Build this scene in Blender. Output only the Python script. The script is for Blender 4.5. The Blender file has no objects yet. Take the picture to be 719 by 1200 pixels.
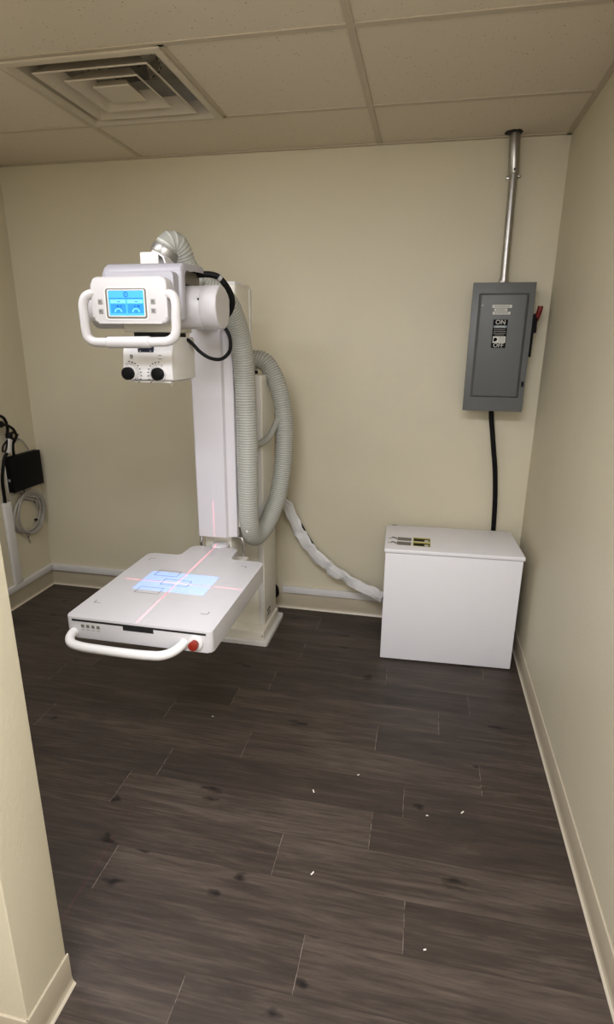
import bpy, bmesh, math, random
from mathutils import Vector, Matrix
random.seed(7)
SC = bpy.context.scene
COL = SC.collection
H = 2.4617            # ceiling height
XL = -2.9145          # left wall
YR = -4.6             # wall behind the photographer
PI = math.pi

# ------------------------------------------------------------------ helpers
def lin(c):
    f = lambda v: v/12.92 if v <= .04045 else ((v+.055)/1.055)**2.4
    return (f(c[0]/255), f(c[1]/255), f(c[2]/255), 1)

def V(*a): return Vector(a)

def mat(name, rgb, rough=.5, metal=0, emit=None, emit_s=0, bump=None, vary=None, spec=None, coat=0):
    m = bpy.data.materials.new(name); m.use_nodes = True
    nt = m.node_tree; b = nt.nodes['Principled BSDF']
    b.inputs['Base Color'].default_value = lin(rgb)
    b.inputs['Roughness'].default_value = rough
    b.inputs['Metallic'].default_value = metal
    if spec is not None: b.inputs['Specular IOR Level'].default_value = spec
    if coat: b.inputs['Coat Weight'].default_value = coat
    if emit:
        b.inputs['Emission Color'].default_value = lin(emit)
        b.inputs['Emission Strength'].default_value = emit_s
    tc = nt.nodes.new('ShaderNodeTexCoord')
    if vary:   # (scale, amount): gentle mottling of the base colour
        n = nt.nodes.new('ShaderNodeTexNoise'); n.inputs['Scale'].default_value = vary[0]; n.inputs['Detail'].default_value = 4
        nt.links.new(tc.outputs['Object'], n.inputs['Vector'])
        mr = nt.nodes.new('ShaderNodeMapRange')
        mr.inputs['From Min'].default_value = .3; mr.inputs['From Max'].default_value = .7
        mr.inputs['To Min'].default_value = 1-vary[1]; mr.inputs['To Max'].default_value = 1+vary[1]*.4
        nt.links.new(n.outputs['Fac'], mr.inputs['Value'])
        mx = nt.nodes.new('ShaderNodeVectorMath'); mx.operation = 'SCALE'
        mx.inputs[0].default_value = lin(rgb)[:3]
        nt.links.new(mr.outputs['Result'], mx.inputs['Scale'])
        nt.links.new(mx.outputs['Vector'], b.inputs['Base Color'])
    if bump:   # (scale, strength, distance)
        n = nt.nodes.new('ShaderNodeTexNoise'); n.inputs['Scale'].default_value = bump[0]; n.inputs['Detail'].default_value = 3
        nt.links.new(tc.outputs['Object'], n.inputs['Vector'])
        bp = nt.nodes.new('ShaderNodeBump'); bp.inputs['Strength'].default_value = bump[1]; bp.inputs['Distance'].default_value = bump[2]
        nt.links.new(n.outputs['Fac'], bp.inputs['Height'])
        nt.links.new(bp.outputs['Normal'], b.inputs['Normal'])
    return m

def world_loc(o):
    p = Vector((0, 0, 0))
    while o: p = p + o.location; o = o.parent
    return p

def obj(name, bm, mats, parent=None, angle=35, origin=None, doubles=False):
    """link a bmesh (world coordinates) as one mesh object"""
    if doubles: bmesh.ops.remove_doubles(bm, verts=bm.verts, dist=1e-6)
    bmesh.ops.recalc_face_normals(bm, faces=bm.faces)
    me = bpy.data.meshes.new(name)
    xs = [v.co for v in bm.verts]
    if origin is None:
        lo = Vector([min(v[i] for v in xs) for i in range(3)]); hi = Vector([max(v[i] for v in xs) for i in range(3)])
        origin = (lo+hi)/2
    origin = Vector(origin)
    for v in bm.verts: v.co -= origin
    for f in bm.faces: f.smooth = True
    bm.to_mesh(me); bm.free()
    me.set_sharp_from_angle(angle=math.radians(angle))
    for m in (mats if isinstance(mats, (list, tuple)) else [mats]): me.materials.append(m)
    o = bpy.data.objects.new(name, me); COL.objects.link(o)
    o.location = origin - world_loc(parent) if parent else origin
    o.parent = parent
    return o

def thing(name, label, cat, loc, group=None):
    o = bpy.data.objects.new(name, None); COL.objects.link(o)
    o.location = loc; o.empty_display_size = .05
    o['label'] = label; o['category'] = cat
    if group: o['group'] = group
    return o

def tag(o, label, cat, group=None):
    o['label'] = label; o['category'] = cat
    if group: o['group'] = group
    return o

def struct(o): o['kind'] = 'structure'; return o

def NB(): return bmesh.new()

def box(bm, x0, x1, y0, y1, z0, z1, bev=0, seg=2, mi=0, M=None):
    vs = [bm.verts.new(p) for p in ((x0,y0,z0),(x1,y0,z0),(x1,y1,z0),(x0,y1,z0),(x0,y0,z1),(x1,y0,z1),(x1,y1,z1),(x0,y1,z1))]
    fs = [bm.faces.new([vs[i] for i in q]) for q in ((3,2,1,0),(4,5,6,7),(0,1,5,4),(1,2,6,5),(2,3,7,6),(3,0,4,7))]
    for f in fs: f.material_index = mi
    if bev:
        es = list({e for f in fs for e in f.edges})
        r = bmesh.ops.bevel(bm, geom=es, offset=bev, segments=seg, affect='EDGES', profile=.5)
        vs = list({v for v in vs if v.is_valid} | set(r['verts']))
        for f in r['faces']: f.material_index = mi
    if M is not None: bmesh.ops.transform(bm, matrix=M, verts=[v for v in vs if v.is_valid])
    return vs

def rbox(name, m, parent, x0, x1, y0, y1, z0, z1, bev=.003, seg=2):
    bm = NB(); box(bm, x0, x1, y0, y1, z0, z1, bev, seg); return obj(name, bm, m, parent)

def frames(pts, up=None):
    n = len(pts); T = []
    for i in range(n):
        a = pts[max(i-1, 0)]; b = pts[min(i+1, n-1)]; T.append((b-a).normalized())
    u = up if up is not None else (Vector((0,0,1)) if abs(T[0].z) < .9 else Vector((1,0,0)))
    u = (u - T[0]*u.dot(T[0])).normalized(); out = []
    for t in T:
        u = (u - t*u.dot(t)).normalized(); out.append((t, u, t.cross(u)))
    return out

def smooth_path(P, step=.01, closed=False):
    P = [Vector(p) for p in P]; n = len(P); out = []
    rng = range(n if closed else n-1)
    for i in rng:
        if closed: p0, p1, p2, p3 = P[i-1], P[i], P[(i+1) % n], P[(i+2) % n]
        else:
            p1, p2 = P[i], P[i+1]
            p0 = P[i-1] if i else p1*2-p2
            p3 = P[i+2] if i+2 < n else p2*2-p1
        def tj(a, b, t): return t + max((b-a).length, 1e-6)**.5
        t0 = 0; t1 = tj(p0, p1, t0); t2 = tj(p1, p2, t1); t3 = tj(p2, p3, t2)
        k = max(2, int((p2-p1).length/step))
        for j in range(k):
            t = t1+(t2-t1)*j/k
            A1 = p0*((t1-t)/(t1-t0))+p1*((t-t0)/(t1-t0)); A2 = p1*((t2-t)/(t2-t1))+p2*((t-t1)/(t2-t1)); A3 = p2*((t3-t)/(t3-t2))+p3*((t-t2)/(t3-t2))
            B1 = A1*((t2-t)/(t2-t0))+A2*((t-t0)/(t2-t0)); B2 = A2*((t3-t)/(t3-t1))+A3*((t-t1)/(t3-t1))
            out.append(B1*((t2-t)/(t2-t1))+B2*((t-t1)/(t2-t1)))
    if not closed: out.append(P[-1])
    return out

def resample(P, d):
    L = [0]
    for a, b in zip(P, P[1:]): L.append(L[-1]+(b-a).length)
    n = max(2, int(round(L[-1]/d))); out = []; j = 0
    for i in range(n+1):
        s = L[-1]*i/n
        while j < len(L)-2 and L[j+1] < s: j += 1
        f = (s-L[j])/max(L[j+1]-L[j], 1e-9); out.append(P[j].lerp(P[j+1], min(max(f, 0), 1)))
    return out

def tube(bm, pts, r, n=10, closed=False, cap=True, mi=0):
    """sweep; r is a number or a function of the index"""
    pts = [Vector(p) for p in pts]; fr = frames(pts); rings = []
    for i, (p, (t, u, w)) in enumerate(zip(pts, fr)):
        rr = r(i) if callable(r) else r
        rings.append([bm.verts.new(p+(u*math.cos(2*PI*k/n)+w*math.sin(2*PI*k/n))*rr) for k in range(n)])
    m = len(rings)
    for i in range(m if closed else m-1):
        a, b = rings[i], rings[(i+1) % m]
        for k in range(n):
            f = bm.faces.new((a[k], a[(k+1) % n], b[(k+1) % n], b[k])); f.material_index = mi(i) if callable(mi) else mi
    if cap and not closed:
        c = mi(0) if callable(mi) else mi
        bm.faces.new(rings[0][::-1]).material_index = c; bm.faces.new(rings[-1]).material_index = c
    return rings

def cyl(bm, a, b, r, r2=None, n=32, mi=0, bev=0):
    a, b = Vector(a), Vector(b); r2 = r if r2 is None else r2
    if not bev: return tube(bm, [a, b], lambda i: (r, r2)[i], n, mi=mi)
    d = (b-a).normalized()
    return tube(bm, [a, a+d*bev*.3, a+d*bev, b-d*bev, b-d*bev*.3, b], lambda i: (r-bev, r-bev*.3, r, r2, r2-bev*.3, r2-bev)[i], n, mi=mi)

def round_poly(pts, rad, seg=6):
    """2D polygon with rounded corners; rad number or list"""
    n = len(pts); out = []
    for i in range(n):
        p = Vector(pts[i]); a = Vector(pts[i-1]); b = Vector(pts[(i+1) % n])
        r = rad[i] if isinstance(rad, (list, tuple)) else rad
        if r <= 0: out.append(p); continue
        da = (a-p).normalized(); db = (b-p).normalized()
        ang = da.angle(db); d = min(r/math.tan(ang/2), (a-p).length*.49, (b-p).length*.49); rr = d*math.tan(ang/2)
        c = p+(da+db).normalized()*(rr/math.sin(ang/2))
        s = p+da*d-c; e = p+db*d-c
        a0 = math.atan2(s.y, s.x); a1 = math.atan2(e.y, e.x); dd = (a1-a0+PI) % (2*PI)-PI
        for k in range(seg+1):
            t = a0+dd*k/seg; out.append(c+Vector((math.cos(t), math.sin(t)))*rr)
    return out

def prism(bm, poly, f0, f1, bev=0, mi=0, seg=2):
    """poly: 2D points; f0/f1 map a 2D point to the 3D bottom/top"""
    n = len(poly)
    lo = [bm.verts.new(f0(p)) for p in poly]; hi = [bm.verts.new(f1(p)) for p in poly]
    fa = bm.faces.new(lo[::-1]); fb = bm.faces.new(hi); fs = [fa, fb]
    for i in range(n): fs.append(bm.faces.new((lo[i], lo[(i+1) % n], hi[(i+1) % n], hi[i])))
    for f in fs: f.material_index = mi
    if bev:
        es = list(set(fa.edges) | set(fb.edges))
        r = bmesh.ops.bevel(bm, geom=es, offset=bev, segments=seg, affect='EDGES', profile=.5)
        for f in r['faces']: f.material_index = mi
    return fs

def rrect(x0, x1, y0, y1, r, seg=5): return round_poly([(x0,y0),(x1,y0),(x1,y1),(x0,y1)], r, seg)

def text_bm(body, size, place, depth=.0004, align='CENTER'):
    """lettering as mesh; place maps (x, y, z) of the text plane to the world"""
    cu = bpy.data.curves.new('txt', 'FONT'); cu.body = body; cu.size = size; cu.align_x = align; cu.align_y = 'CENTER'; cu.extrude = depth; cu.resolution_u = 3
    to = bpy.data.objects.new('txt', cu); COL.objects.link(to)
    dg = bpy.context.evaluated_depsgraph_get(); me = bpy.data.meshes.new_from_object(to.evaluated_get(dg))
    bm = NB(); bm.from_mesh(me)
    for v in bm.verts: v.co = Vector(place(*v.co))
    bpy.data.objects.remove(to); bpy.data.curves.remove(cu); bpy.data.meshes.remove(me)
    return bm

# ------------------------------------------------------------------ materials
WALL = (208, 199, 174)
M_wall = mat('wall_paint', WALL, .5, bump=(95, .22, .003), vary=(3, .03))
M_base = mat('vinyl_baseboard', (176, 164, 142), .4, vary=(6, .04))
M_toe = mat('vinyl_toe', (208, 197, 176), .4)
M_white = mat('white_enamel', (212, 208, 212), .4, coat=.1)
M_head = mat('tube_head_enamel', (166, 163, 168), .42, coat=.08)
M_head2 = mat('tube_barrel_enamel', (196, 192, 192), .42)
M_white2 = mat('white_plastic', (226, 223, 220), .42)
M_panel = mat('panel_plastic', (206, 202, 201), .45)
M_cream = mat('cream_enamel', (230, 225, 212), .4)
M_cabin = mat('white_powder_coat', (234, 232, 235), .42, bump=(900, .05, .0003))
M_tabtop = mat('table_laminate', (207, 204, 205), .32, coat=.15)
M_black = mat('black_rubber', (8, 7, 8), .6, spec=.2)
M_blackp = mat('black_plastic', (9, 8, 10), .55, spec=.15)
M_dark = mat('dark_recess', (18, 17, 17), .8)
M_seam = mat('seam_grey', (120, 116, 108), .7)
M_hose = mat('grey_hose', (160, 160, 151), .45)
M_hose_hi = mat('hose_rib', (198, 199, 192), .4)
M_chrome = mat('chrome', (215, 215, 215), .12, 1)
M_steel = mat('galvanised_steel', (178, 176, 172), .3, 1, vary=(30, .12))
M_silver = mat('silver_collar', (170, 168, 164), .35, .7)
M_grey = mat('grey_enamel', (98, 100, 99), .42, bump=(700, .06, .0004))
M_greyd = mat('grey_enamel_dark', (89, 91, 90), .42)
M_red = mat('red_plastic', (136, 34, 20), .45)
M_red2 = mat('red_grip', (105, 14, 10), .45)
M_ink = mat('grey_ink', (92, 96, 106), .6)
M_inkd = mat('dark_ink', (40, 40, 44), .6)
M_btn = mat('grey_key', (150, 148, 146), .5)
M_lblw = mat('white_label', (205, 203, 196), .5)
M_lblg = mat('grey_label', (112, 108, 98), .5)
M_lbly = mat('yellow_label', (178, 168, 42), .5)
M_lblb = mat('blue_grey_label', (118, 132, 138), .5)
M_lblk = mat('black_label', (12, 12, 13), .6, spec=.12)
M_vent = mat('vent_enamel', (196, 184, 164), .45)
M_duct = mat('duct_liner', (205, 198, 184), .7)
M_ductd = mat('damper_metal', (112, 106, 95), .6)
M_grid = mat('ceiling_grid_enamel', (188, 175, 154), .5)
M_race = mat('white_raceway', (214, 211, 208), .45)
M_coil = mat('grey_data_cable', (158, 152, 144), .5)
M_sleeve = mat('white_sleeve', (216, 214, 212), .45, bump=(60, .12, .004))
M_navy = mat('laser_window', (28, 32, 48), .2)
M_paper = mat('paper_fleck', (225, 220, 210), .7)
M_scr = mat('screen_blue', (60, 150, 235), .2, emit=(84, 180, 248), emit_s=.62)
M_scr2 = mat('screen_deep_blue', (40, 120, 230), .2, emit=(52, 146, 240), emit_s=.62)
M_scr3 = mat('screen_cyan', (110, 200, 245), .2, emit=(112, 205, 250), emit_s=.66)
M_scrk = mat('screen_ink', (20, 70, 140), .3, emit=(20, 92, 170), emit_s=.45)
M_scrw = mat('screen_white', (235, 238, 245), .3, emit=(235, 240, 250), emit_s=.45)

def ceiling_mat():
    m = mat('acoustic_tile', (190, 176, 152), .9)
    nt = m.node_tree; b = nt.nodes['Principled BSDF']; b.inputs['Specular IOR Level'].default_value = .1
    tc = nt.nodes['Texture Coordinate']
    v = nt.nodes.new('ShaderNodeTexVoronoi'); v.inputs['Scale'].default_value = 75; v.inputs['Randomness'].default_value = 1
    nz = nt.nodes.new('ShaderNodeTexNoise'); nz.inputs['Scale'].default_value = 22; nz.inputs['Detail'].default_value = 5
    nt.links.new(tc.outputs['Object'], v.inputs['Vector']); nt.links.new(tc.outputs['Object'], nz.inputs['Vector'])
    lt = nt.nodes.new('ShaderNodeMath'); lt.operation = 'MULTIPLY_ADD'
    lt.inputs[1].default_value = .42; lt.inputs[2].default_value = -.08   # hole radius from noise
    nt.links.new(nz.outputs['Fac'], lt.inputs[0])
    cmp_ = nt.nodes.new('ShaderNodeMath'); cmp_.operation = 'LESS_THAN'
    nt.links.new(v.outputs['Distance'], cmp_.inputs[0]); nt.links.new(lt.outputs[0], cmp_.inputs[1])
    sp = nt.nodes.new('ShaderNodeSeparateColor'); nt.links.new(v.outputs['Color'], sp.inputs[0])
    few = nt.nodes.new('ShaderNodeMath'); few.operation = 'GREATER_THAN'; few.inputs[1].default_value = .62
    nt.links.new(sp.outputs[0], few.inputs[0])
    ml = nt.nodes.new('ShaderNodeMath'); ml.operation = 'MULTIPLY'
    nt.links.new(cmp_.outputs[0], ml.inputs[0]); nt.links.new(few.outputs[0], ml.inputs[1])
    mx = nt.nodes.new('ShaderNodeMix'); mx.data_type = 'RGBA'
    mx.inputs[6].default_value = lin((216, 204, 184)); mx.inputs[7].default_value = lin((150, 136, 114))
    nt.links.new(ml.outputs[0], mx.inputs[0]); nt.links.new(mx.outputs[2], b.inputs['Base Color'])
    bp = nt.nodes.new('ShaderNodeBump'); bp.inputs['Strength'].default_value = .5; bp.inputs['Distance'].default_value = .002; bp.invert = True
    nt.links.new(ml.outputs[0], bp.inputs['Height']); nt.links.new(bp.outputs['Normal'], b.inputs['Normal'])
    return m
M_tile = ceiling_mat()

def floor_mat():
    m = bpy.data.materials.new('vinyl_plank'); m.use_nodes = True
    nt = m.node_tree; N = nt.nodes; L = nt.links; b = N['Principled BSDF']
    uv = N.new('ShaderNodeUVMap'); uv.uv_map = 'plank'          # metres along / across the plank
    at = N.new('ShaderNodeAttribute'); at.attribute_name = 'tint'
    sep = N.new('ShaderNodeSeparateColor'); L.new(at.outputs['Color'], sep.inputs[0])
    tc = N.new('ShaderNodeTexCoord')
    off = N.new('ShaderNodeVectorMath'); off.operation = 'MULTIPLY_ADD'; off.inputs[1].default_value = (37, 53, 19)
    L.new(at.outputs['Vector'], off.inputs[0]); L.new(tc.outputs['Object'], off.inputs[2])
    def noise(scale, sx, sy, detail, dist=0, rough=.6):
        mp = N.new('ShaderNodeMapping'); mp.inputs['Scale'].default_value = (sx, sy, 1); L.new(off.outputs[0], mp.inputs['Vector'])
        n = N.new('ShaderNodeTexNoise'); n.inputs['Scale'].default_value = scale; n.inputs['Detail'].default_value = detail
        n.inputs['Distortion'].default_value = dist; n.inputs['Roughness'].default_value = rough
        L.new(mp.outputs[0], n.inputs['Vector']); return n.outputs['Fac'], mp
    g1, mp1 = noise(1, 2.4, 24, 7, .9, .66)           # broad streaks
    g2, _ = noise(1, 7, 120, 4, .3)               # fine grain
    g3, _ = noise(1, 1.6, 5, 3, .5)               # cloudy patches
    # knots: sparse voronoi cells
    mpk = N.new('ShaderNodeMapping'); mpk.inputs['Scale'].default_value = (3.2, 6.5, 1); L.new(off.outputs[0], mpk.inputs['Vector'])
    wob = N.new('ShaderNodeTexNoise'); wob.inputs['Scale'].default_value = 3.2; L.new(mpk.outputs[0], wob.inputs['Vector'])
    wadd = N.new('ShaderNodeVectorMath'); wadd.operation = 'MULTIPLY_ADD'; wadd.inputs[1].default_value = (.5, .5, .5)
    L.new(wob.outputs['Color'], wadd.inputs[0]); L.new(mpk.outputs[0], wadd.inputs[2])
    vk = N.new('ShaderNodeTexVoronoi'); vk.voronoi_dimensions = '2D'; vk.inputs['Scale'].default_value = 1; L.new(wadd.outputs[0], vk.inputs['Vector'])
    sk = N.new('ShaderNodeSeparateColor'); L.new(vk.outputs['Color'], sk.inputs[0])
    kf = N.new('ShaderNodeMapRange'); kf.inputs['From Min'].default_value = .015; kf.inputs['From Max'].default_value = .10
    kf.inputs['To Min'].default_value = 1; kf.inputs['To Max'].default_value = 0; L.new(vk.outputs['Distance'], kf.inputs['Value'])
    kg = N.new('ShaderNodeMath'); kg.operation = 'GREATER_THAN'; kg.inputs[1].default_value = .74; L.new(sk.outputs[0], kg.inputs[0])
    km = N.new('ShaderNodeMath'); km.operation = 'MULTIPLY'; L.new(kf.outputs[0], km.inputs[0]); L.new(kg.outputs[0], km.inputs[1])
    # rings round the knots bend the grain
    def madd(a, k, c):
        n = N.new('ShaderNodeMath'); n.operation = 'MULTIPLY_ADD'; n.inputs[1].default_value = k
        L.new(a, n.inputs[0])
        if isinstance(c, (int, float)): n.inputs[2].default_value = c
        else: L.new(c, n.inputs[2])
        return n.outputs[0]
    s = madd(g1, .9, -.33)
    s = madd(g2, .55, s)
    s = madd(g3, .45, s)
    s = madd(sep.outputs[0], .17, s)
    s = madd(km.outputs[0], -.6, s)
    cr = N.new('ShaderNodeValToRGB'); L.new(s, cr.inputs[0])
    e = cr.color_ramp.elements
    e[0].position = .18; e[0].color = lin((27, 22, 19)); e[1].position = 1.0; e[1].color = lin((87, 76, 67))
    x = e.new(.45); x.color = lin((48, 41, 36)); x = e.new(.68); x.color = lin((61, 52, 46))
    # seams
    sx = N.new('ShaderNodeSeparateXYZ'); L.new(uv.outputs[0], sx.inputs[0])
    def edge(o, length, w):
        d1 = N.new('ShaderNodeMath'); d1.operation = 'PINGPONG'; d1.inputs[1].default_value = length/2; L.new(o, d1.inputs[0])
        lt = N.new('ShaderNodeMath'); lt.operation = 'LESS_THAN'; lt.inputs[1].default_value = w; L.new(d1.outputs[0], lt.inputs[0]); return lt.outputs[0]
    ev = edge(sx.outputs[1], .1545, .0011); eu = edge(sx.outputs[0], .9144, .0010)
    m1 = N.new('ShaderNodeMix'); m1.data_type = 'RGBA'; m1.inputs[7].default_value = lin((40, 33, 29)); L.new(cr.outputs[0], m1.inputs[6])
    sc = N.new('ShaderNodeMath'); sc.operation = 'MULTIPLY'; sc.inputs[1].default_value = .55; L.new(ev, sc.inputs[0]); L.new(sc.outputs[0], m1.inputs[0])
    m2 = N.new('ShaderNodeMix'); m2.data_type = 'RGBA'; m2.inputs[7].default_value = lin((120, 108, 100)); L.new(m1.outputs[2], m2.inputs[6])
    # pale worn butt joints, broken up by noise
    nb, _ = noise(9, 1, 3, 2)
    gt = N.new('ShaderNodeMath'); gt.operation = 'GREATER_THAN'; gt.inputs[1].default_value = .47; L.new(nb, gt.inputs[0])
    mb = N.new('ShaderNodeMath'); mb.operation = 'MULTIPLY'; L.new(eu, mb.inputs[0]); L.new(gt.outputs[0], mb.inputs[1]); L.new(mb.outputs[0], m2.inputs[0])
    L.new(m2.outputs[2], b.inputs['Base Color'])
    b.inputs['Roughness'].default_value = .46
    b.inputs['Specular IOR Level'].default_value = .35
    bp = N.new('ShaderNodeBump'); bp.inputs['Strength'].default_value = .25; bp.inputs['Distance'].default_value = .0012
    L.new(s, bp.inputs['Height']); L.new(bp.outputs['Normal'], b.inputs['Normal'])
    return m
M_floor = floor_mat()

# ------------------------------------------------------------------ the room
# floor: one mesh of planks running along X
PW, PL = .1545, .9144
known = {0: -.661, 1: -.26, 2: -.538, 3: -.64, 4: -.923, 5: -.518, 6: -.784, 7: -1.063, -1: -.408, -3: -.652}
bm = NB(); uvl = bm.loops.layers.uv.new('plank'); cl = bm.loops.layers.float_color.new('tint')
dark_rows = {}
i0 = -7
for i in range(i0, 24):
    y1 = -1.010-PW*i; y0 = y1-PW
    if y0 > .02: continue
    s0 = known.get(i, random.uniform(0, PL))
    k0 = int(math.floor((XL-.05-s0)/PL))
    x = s0+k0*PL
    while x < .05:
        c = (random.random(), random.random(), random.random(), 1)
        xa, xb = max(x, XL-.05), min(x+PL, .05); ya, yb = max(y0, YR-.05), min(y1, .02)
        if xb > xa and yb > ya:
            f = bm.faces.new([bm.verts.new(p) for p in ((xa,ya,0),(xb,ya,0),(xb,yb,0),(xa,yb,0))])
            for l in f.loops:
                l[uvl].uv = (l.vert.co.x-x, l.vert.co.y-y0); l[cl] = c
        x += PL
fl = struct(obj('floor', bm, M_floor, origin=(0, 0, 0)))

def slab(name, x0, x1, y0, y1, z0, z1, m):
    bm = NB(); box(bm, x0, x1, y0, y1, z0, z1); return struct(obj(name, bm, m))
T = .12
slab('wall_back', XL-T, T, 0, T, -.02, H+.3, M_wall)
slab('wall_right', 0, T, YR, 0, -.02, H+.3, M_wall)
slab('wall_left', XL-T, XL, YR, 0, -.02, H+.3, M_wall)
slab('wall_rear', XL-T, T, YR-T, YR, -.02, H+.3, M_wall)
# partition stub whose end stands at the left of the view
PX, PY0, PY1 = -1.339, -2.328, -2.184
bm = NB()
prism(bm, round_poly([(XL, PY0), (PX, PY0), (PX, PY1), (XL, PY1)], [0, .003, .003, 0], 4), lambda p: (p[0], p[1], -.02), lambda p: (p[0], p[1], H+.3))
struct(obj('wall_partition', bm, M_wall))

# ceiling boards (one mesh of tiles) above a T-bar grid
B1, B2 = -.8503, -2.0693
rows = [0, -.4591, -1.0687, -1.6783, -2.2879, -2.8975, -3.5071, -4.1167, YR]
cols = [0, B1, B2, XL]
VX0, VX1, VY0, VY1 = B2, -1.4598, -1.0687, -.4591        # vent cell
bm = NB()
def tile(x0, x1, y0, y1):
    z = H+.004
    box(bm, x0, x1, y0, y1, z, z+.014)
for a, b_ in zip(rows, rows[1:]):
    for c, d in zip(cols, cols[1:]):
        if abs(a+.4591) < 1e-3 and abs(c-B1) < 1e-3: tile(VX1, B1, b_, a)
        else: tile(d, c, b_, a)
struct(obj('ceiling', bm, M_tile, origin=(0, 0, H)))
bm = NB(); w = .012
for y in rows[1:-1]: box(bm, XL, 0, y-w, y+w, H, H+.0038)
for x in (B1, B2): box(bm, x-w, x+w, YR, 0, H-.0004, H+.0036)
box(bm, VX1-w, VX1+w, VY0, VY1, H, H+.0038)
struct(obj('trim_1', bm, M_grid))
bm = NB()                                                        # wall angle
for (x0, x1, y0, y1) in ((XL, 0, -.022, 0), (-.022, 0, YR, 0), (XL, XL+.022, YR, 0)): box(bm, x0, x1, y0, y1, H-.002, H+.003)
struct(obj('trim_2', bm, M_grid))
# plenum lid so the ceiling void is dark
slab('trim_3', XL-T, T, YR-T, T, H+.3, H+.32, M_dark)

# cove baseboards
def baseboard(name, a, b, inward, ext0=0, ext1=0):
    """vinyl cove base from a to b (XY), standing off towards 'inward'"""
    a, b, n = Vector(a), Vector(b), Vector(inward); d = (b-a).normalized(); a = a-d*ext0; b = b+d*ext1
    prof = [(0, 0), (.014, 0), (.0135, .003), (.009, .0085), (.0055, .015), (.0045, .026), (.004, .099), (.0025, .102), (0, .102)]
    bm = NB(); A = [bm.verts.new((a.x+n.x*o, a.y+n.y*o, z)) for o, z in prof]; B = [bm.verts.new((b.x+n.x*o, b.y+n.y*o, z)) for o, z in prof]
    k = len(prof)
    for i in range(k):
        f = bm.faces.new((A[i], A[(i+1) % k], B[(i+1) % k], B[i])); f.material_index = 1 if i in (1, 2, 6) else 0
    bm.faces.new(A[::-1]); bm.faces.new(B)
    return struct(obj(name, bm, [M_base, M_toe]))
baseboard('baseboard_back', (XL, 0), (0, 0), (0, -1))
baseboard('baseboard_right', (0, YR), (0, 0), (-1, 0))
baseboard('baseboard_left', (XL, PY1), (XL, 0), (1, 0))
baseboard('baseboard_partition', (PX, PY0), (PX, PY1), (1, 0), .004, .004)
baseboard('baseboard_partition_front', (XL, PY0), (PX, PY0), (0, -1), 0, .004)

# ------------------------------------------------------------------ ceiling vent
vc = ((VX0+VX1)/2, (VY0+VY1)/2)
vent = thing('ceiling_vent', 'square off-white ceiling air vent with nested sloping louvers', 'air vent', (vc[0], vc[1], H))
def sq(h, z): return [(vc[0]-h, vc[1]-h, z), (vc[0]+h, vc[1]-h, z), (vc[0]+h, vc[1]+h, z), (vc[0]-h, vc[1]+h, z)]
def loft(bm, loops, closed=True, mi=0):
    R = [[bm.verts.new(p) for p in l] for l in loops]; n = len(R[0])
    for i in range(len(R) if closed else len(R)-1):
        a, b = R[i], R[(i+1) % len(R)]
        for k in range(n): bm.faces.new((a[k], a[(k+1) % n], b[(k+1) % n], b[k])).material_index = mi
    return R
bm = NB(); loft(bm, [sq(.300, H-.001), sq(.300, H-.006), sq(.296, H-.009), sq(.276, H-.010), sq(.262, H+.004), sq(.255, H+.05), sq(.261, H+.05), sq(.268, H+.006)])
obj('frame', bm, M_vent, vent)
for h in (.216, .140):
    bm = NB(); z = H-.010
    loft(bm, [sq(h, z), sq(h+.003, z+.004), sq(h-.048, z+.044), sq(h-.052, z+.050), sq(h-.055, z+.046), sq(h-.050, z+.040)])
    obj('louver', bm, M_vent, vent)
bm = NB(); z = H-.010
R = loft(bm, [sq(.070, z+.002), sq(.072, z+.006), sq(.050, z+.030)], False); bm.faces.new(R[0][::-1]); bm.faces.new(R[-1])
obj('centre_panel', bm, M_vent, vent)
bm = NB()
R = loft(bm, [sq(.274, H+.012), sq(.275, H+.14)], False); bm.faces.new(R[-1])
obj('plenum_box', bm, M_duct, vent)
bm = NB()
for r0, r1, z0, z1 in ((.150, .158, H+.10, H+.139),):
    lo = [(vc[0]+r0*math.cos(t*PI/24), vc[1]+r0*math.sin(t*PI/24)) for t in range(48)]; ho = [(vc[0]+r1*math.cos(t*PI/24), vc[1]+r1*math.sin(t*PI/24)) for t in range(48)]
    loft(bm, [[(x, y, z0) for x, y in lo], [(x, y, z0) for x, y in ho], [(x, y, z1) for x, y in ho], [(x, y, z1) for x, y in lo]])
for t in range(24):
    a = t*2*PI/24
    box(bm, -.008, .008, -.0015, .0015, H+.094, H+.1, mi=1, M=Matrix.Translation((vc[0]+.154*math.cos(a), vc[1]+.154*math.sin(a), 0)) @ Matrix.Rotation(a+PI/2, 4, 'Z'))
obj('duct_collar', bm, [M_duct, M_ductd], vent)
bm = NB()
for s in (-1, 0, 1):
    box(bm, -.055, .055, -.0015, .0015, -.022, .022, M=Matrix.Translation((vc[0]+.02, vc[1]+.05*s+.03, H+.085)) @ Matrix.Rotation(.6, 4, 'X') @ Matrix.Rotation(.2, 4, 'Z'))
obj('damper_blade', bm, M_ductd, vent)
bm = NB(); tube(bm, smooth_path([(vc[0]-.10, vc[1]+.0, H+.09), (vc[0]-.03, vc[1]+.03, H+.06), (vc[0]+.04, vc[1]+.02, H+.075), (vc[0]+.10, vc[1]+.05, H+.10)]), .004, 6)
obj('damper_rod', bm, M_ductd, vent)

# ------------------------------------------------------------------ x-ray machine
CX = -1.461
xr = thing('x_ray_machine', 'white floor-standing x-ray machine with tube head above a flat detector table', 'x-ray machine', (CX, -.30, 0))
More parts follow.
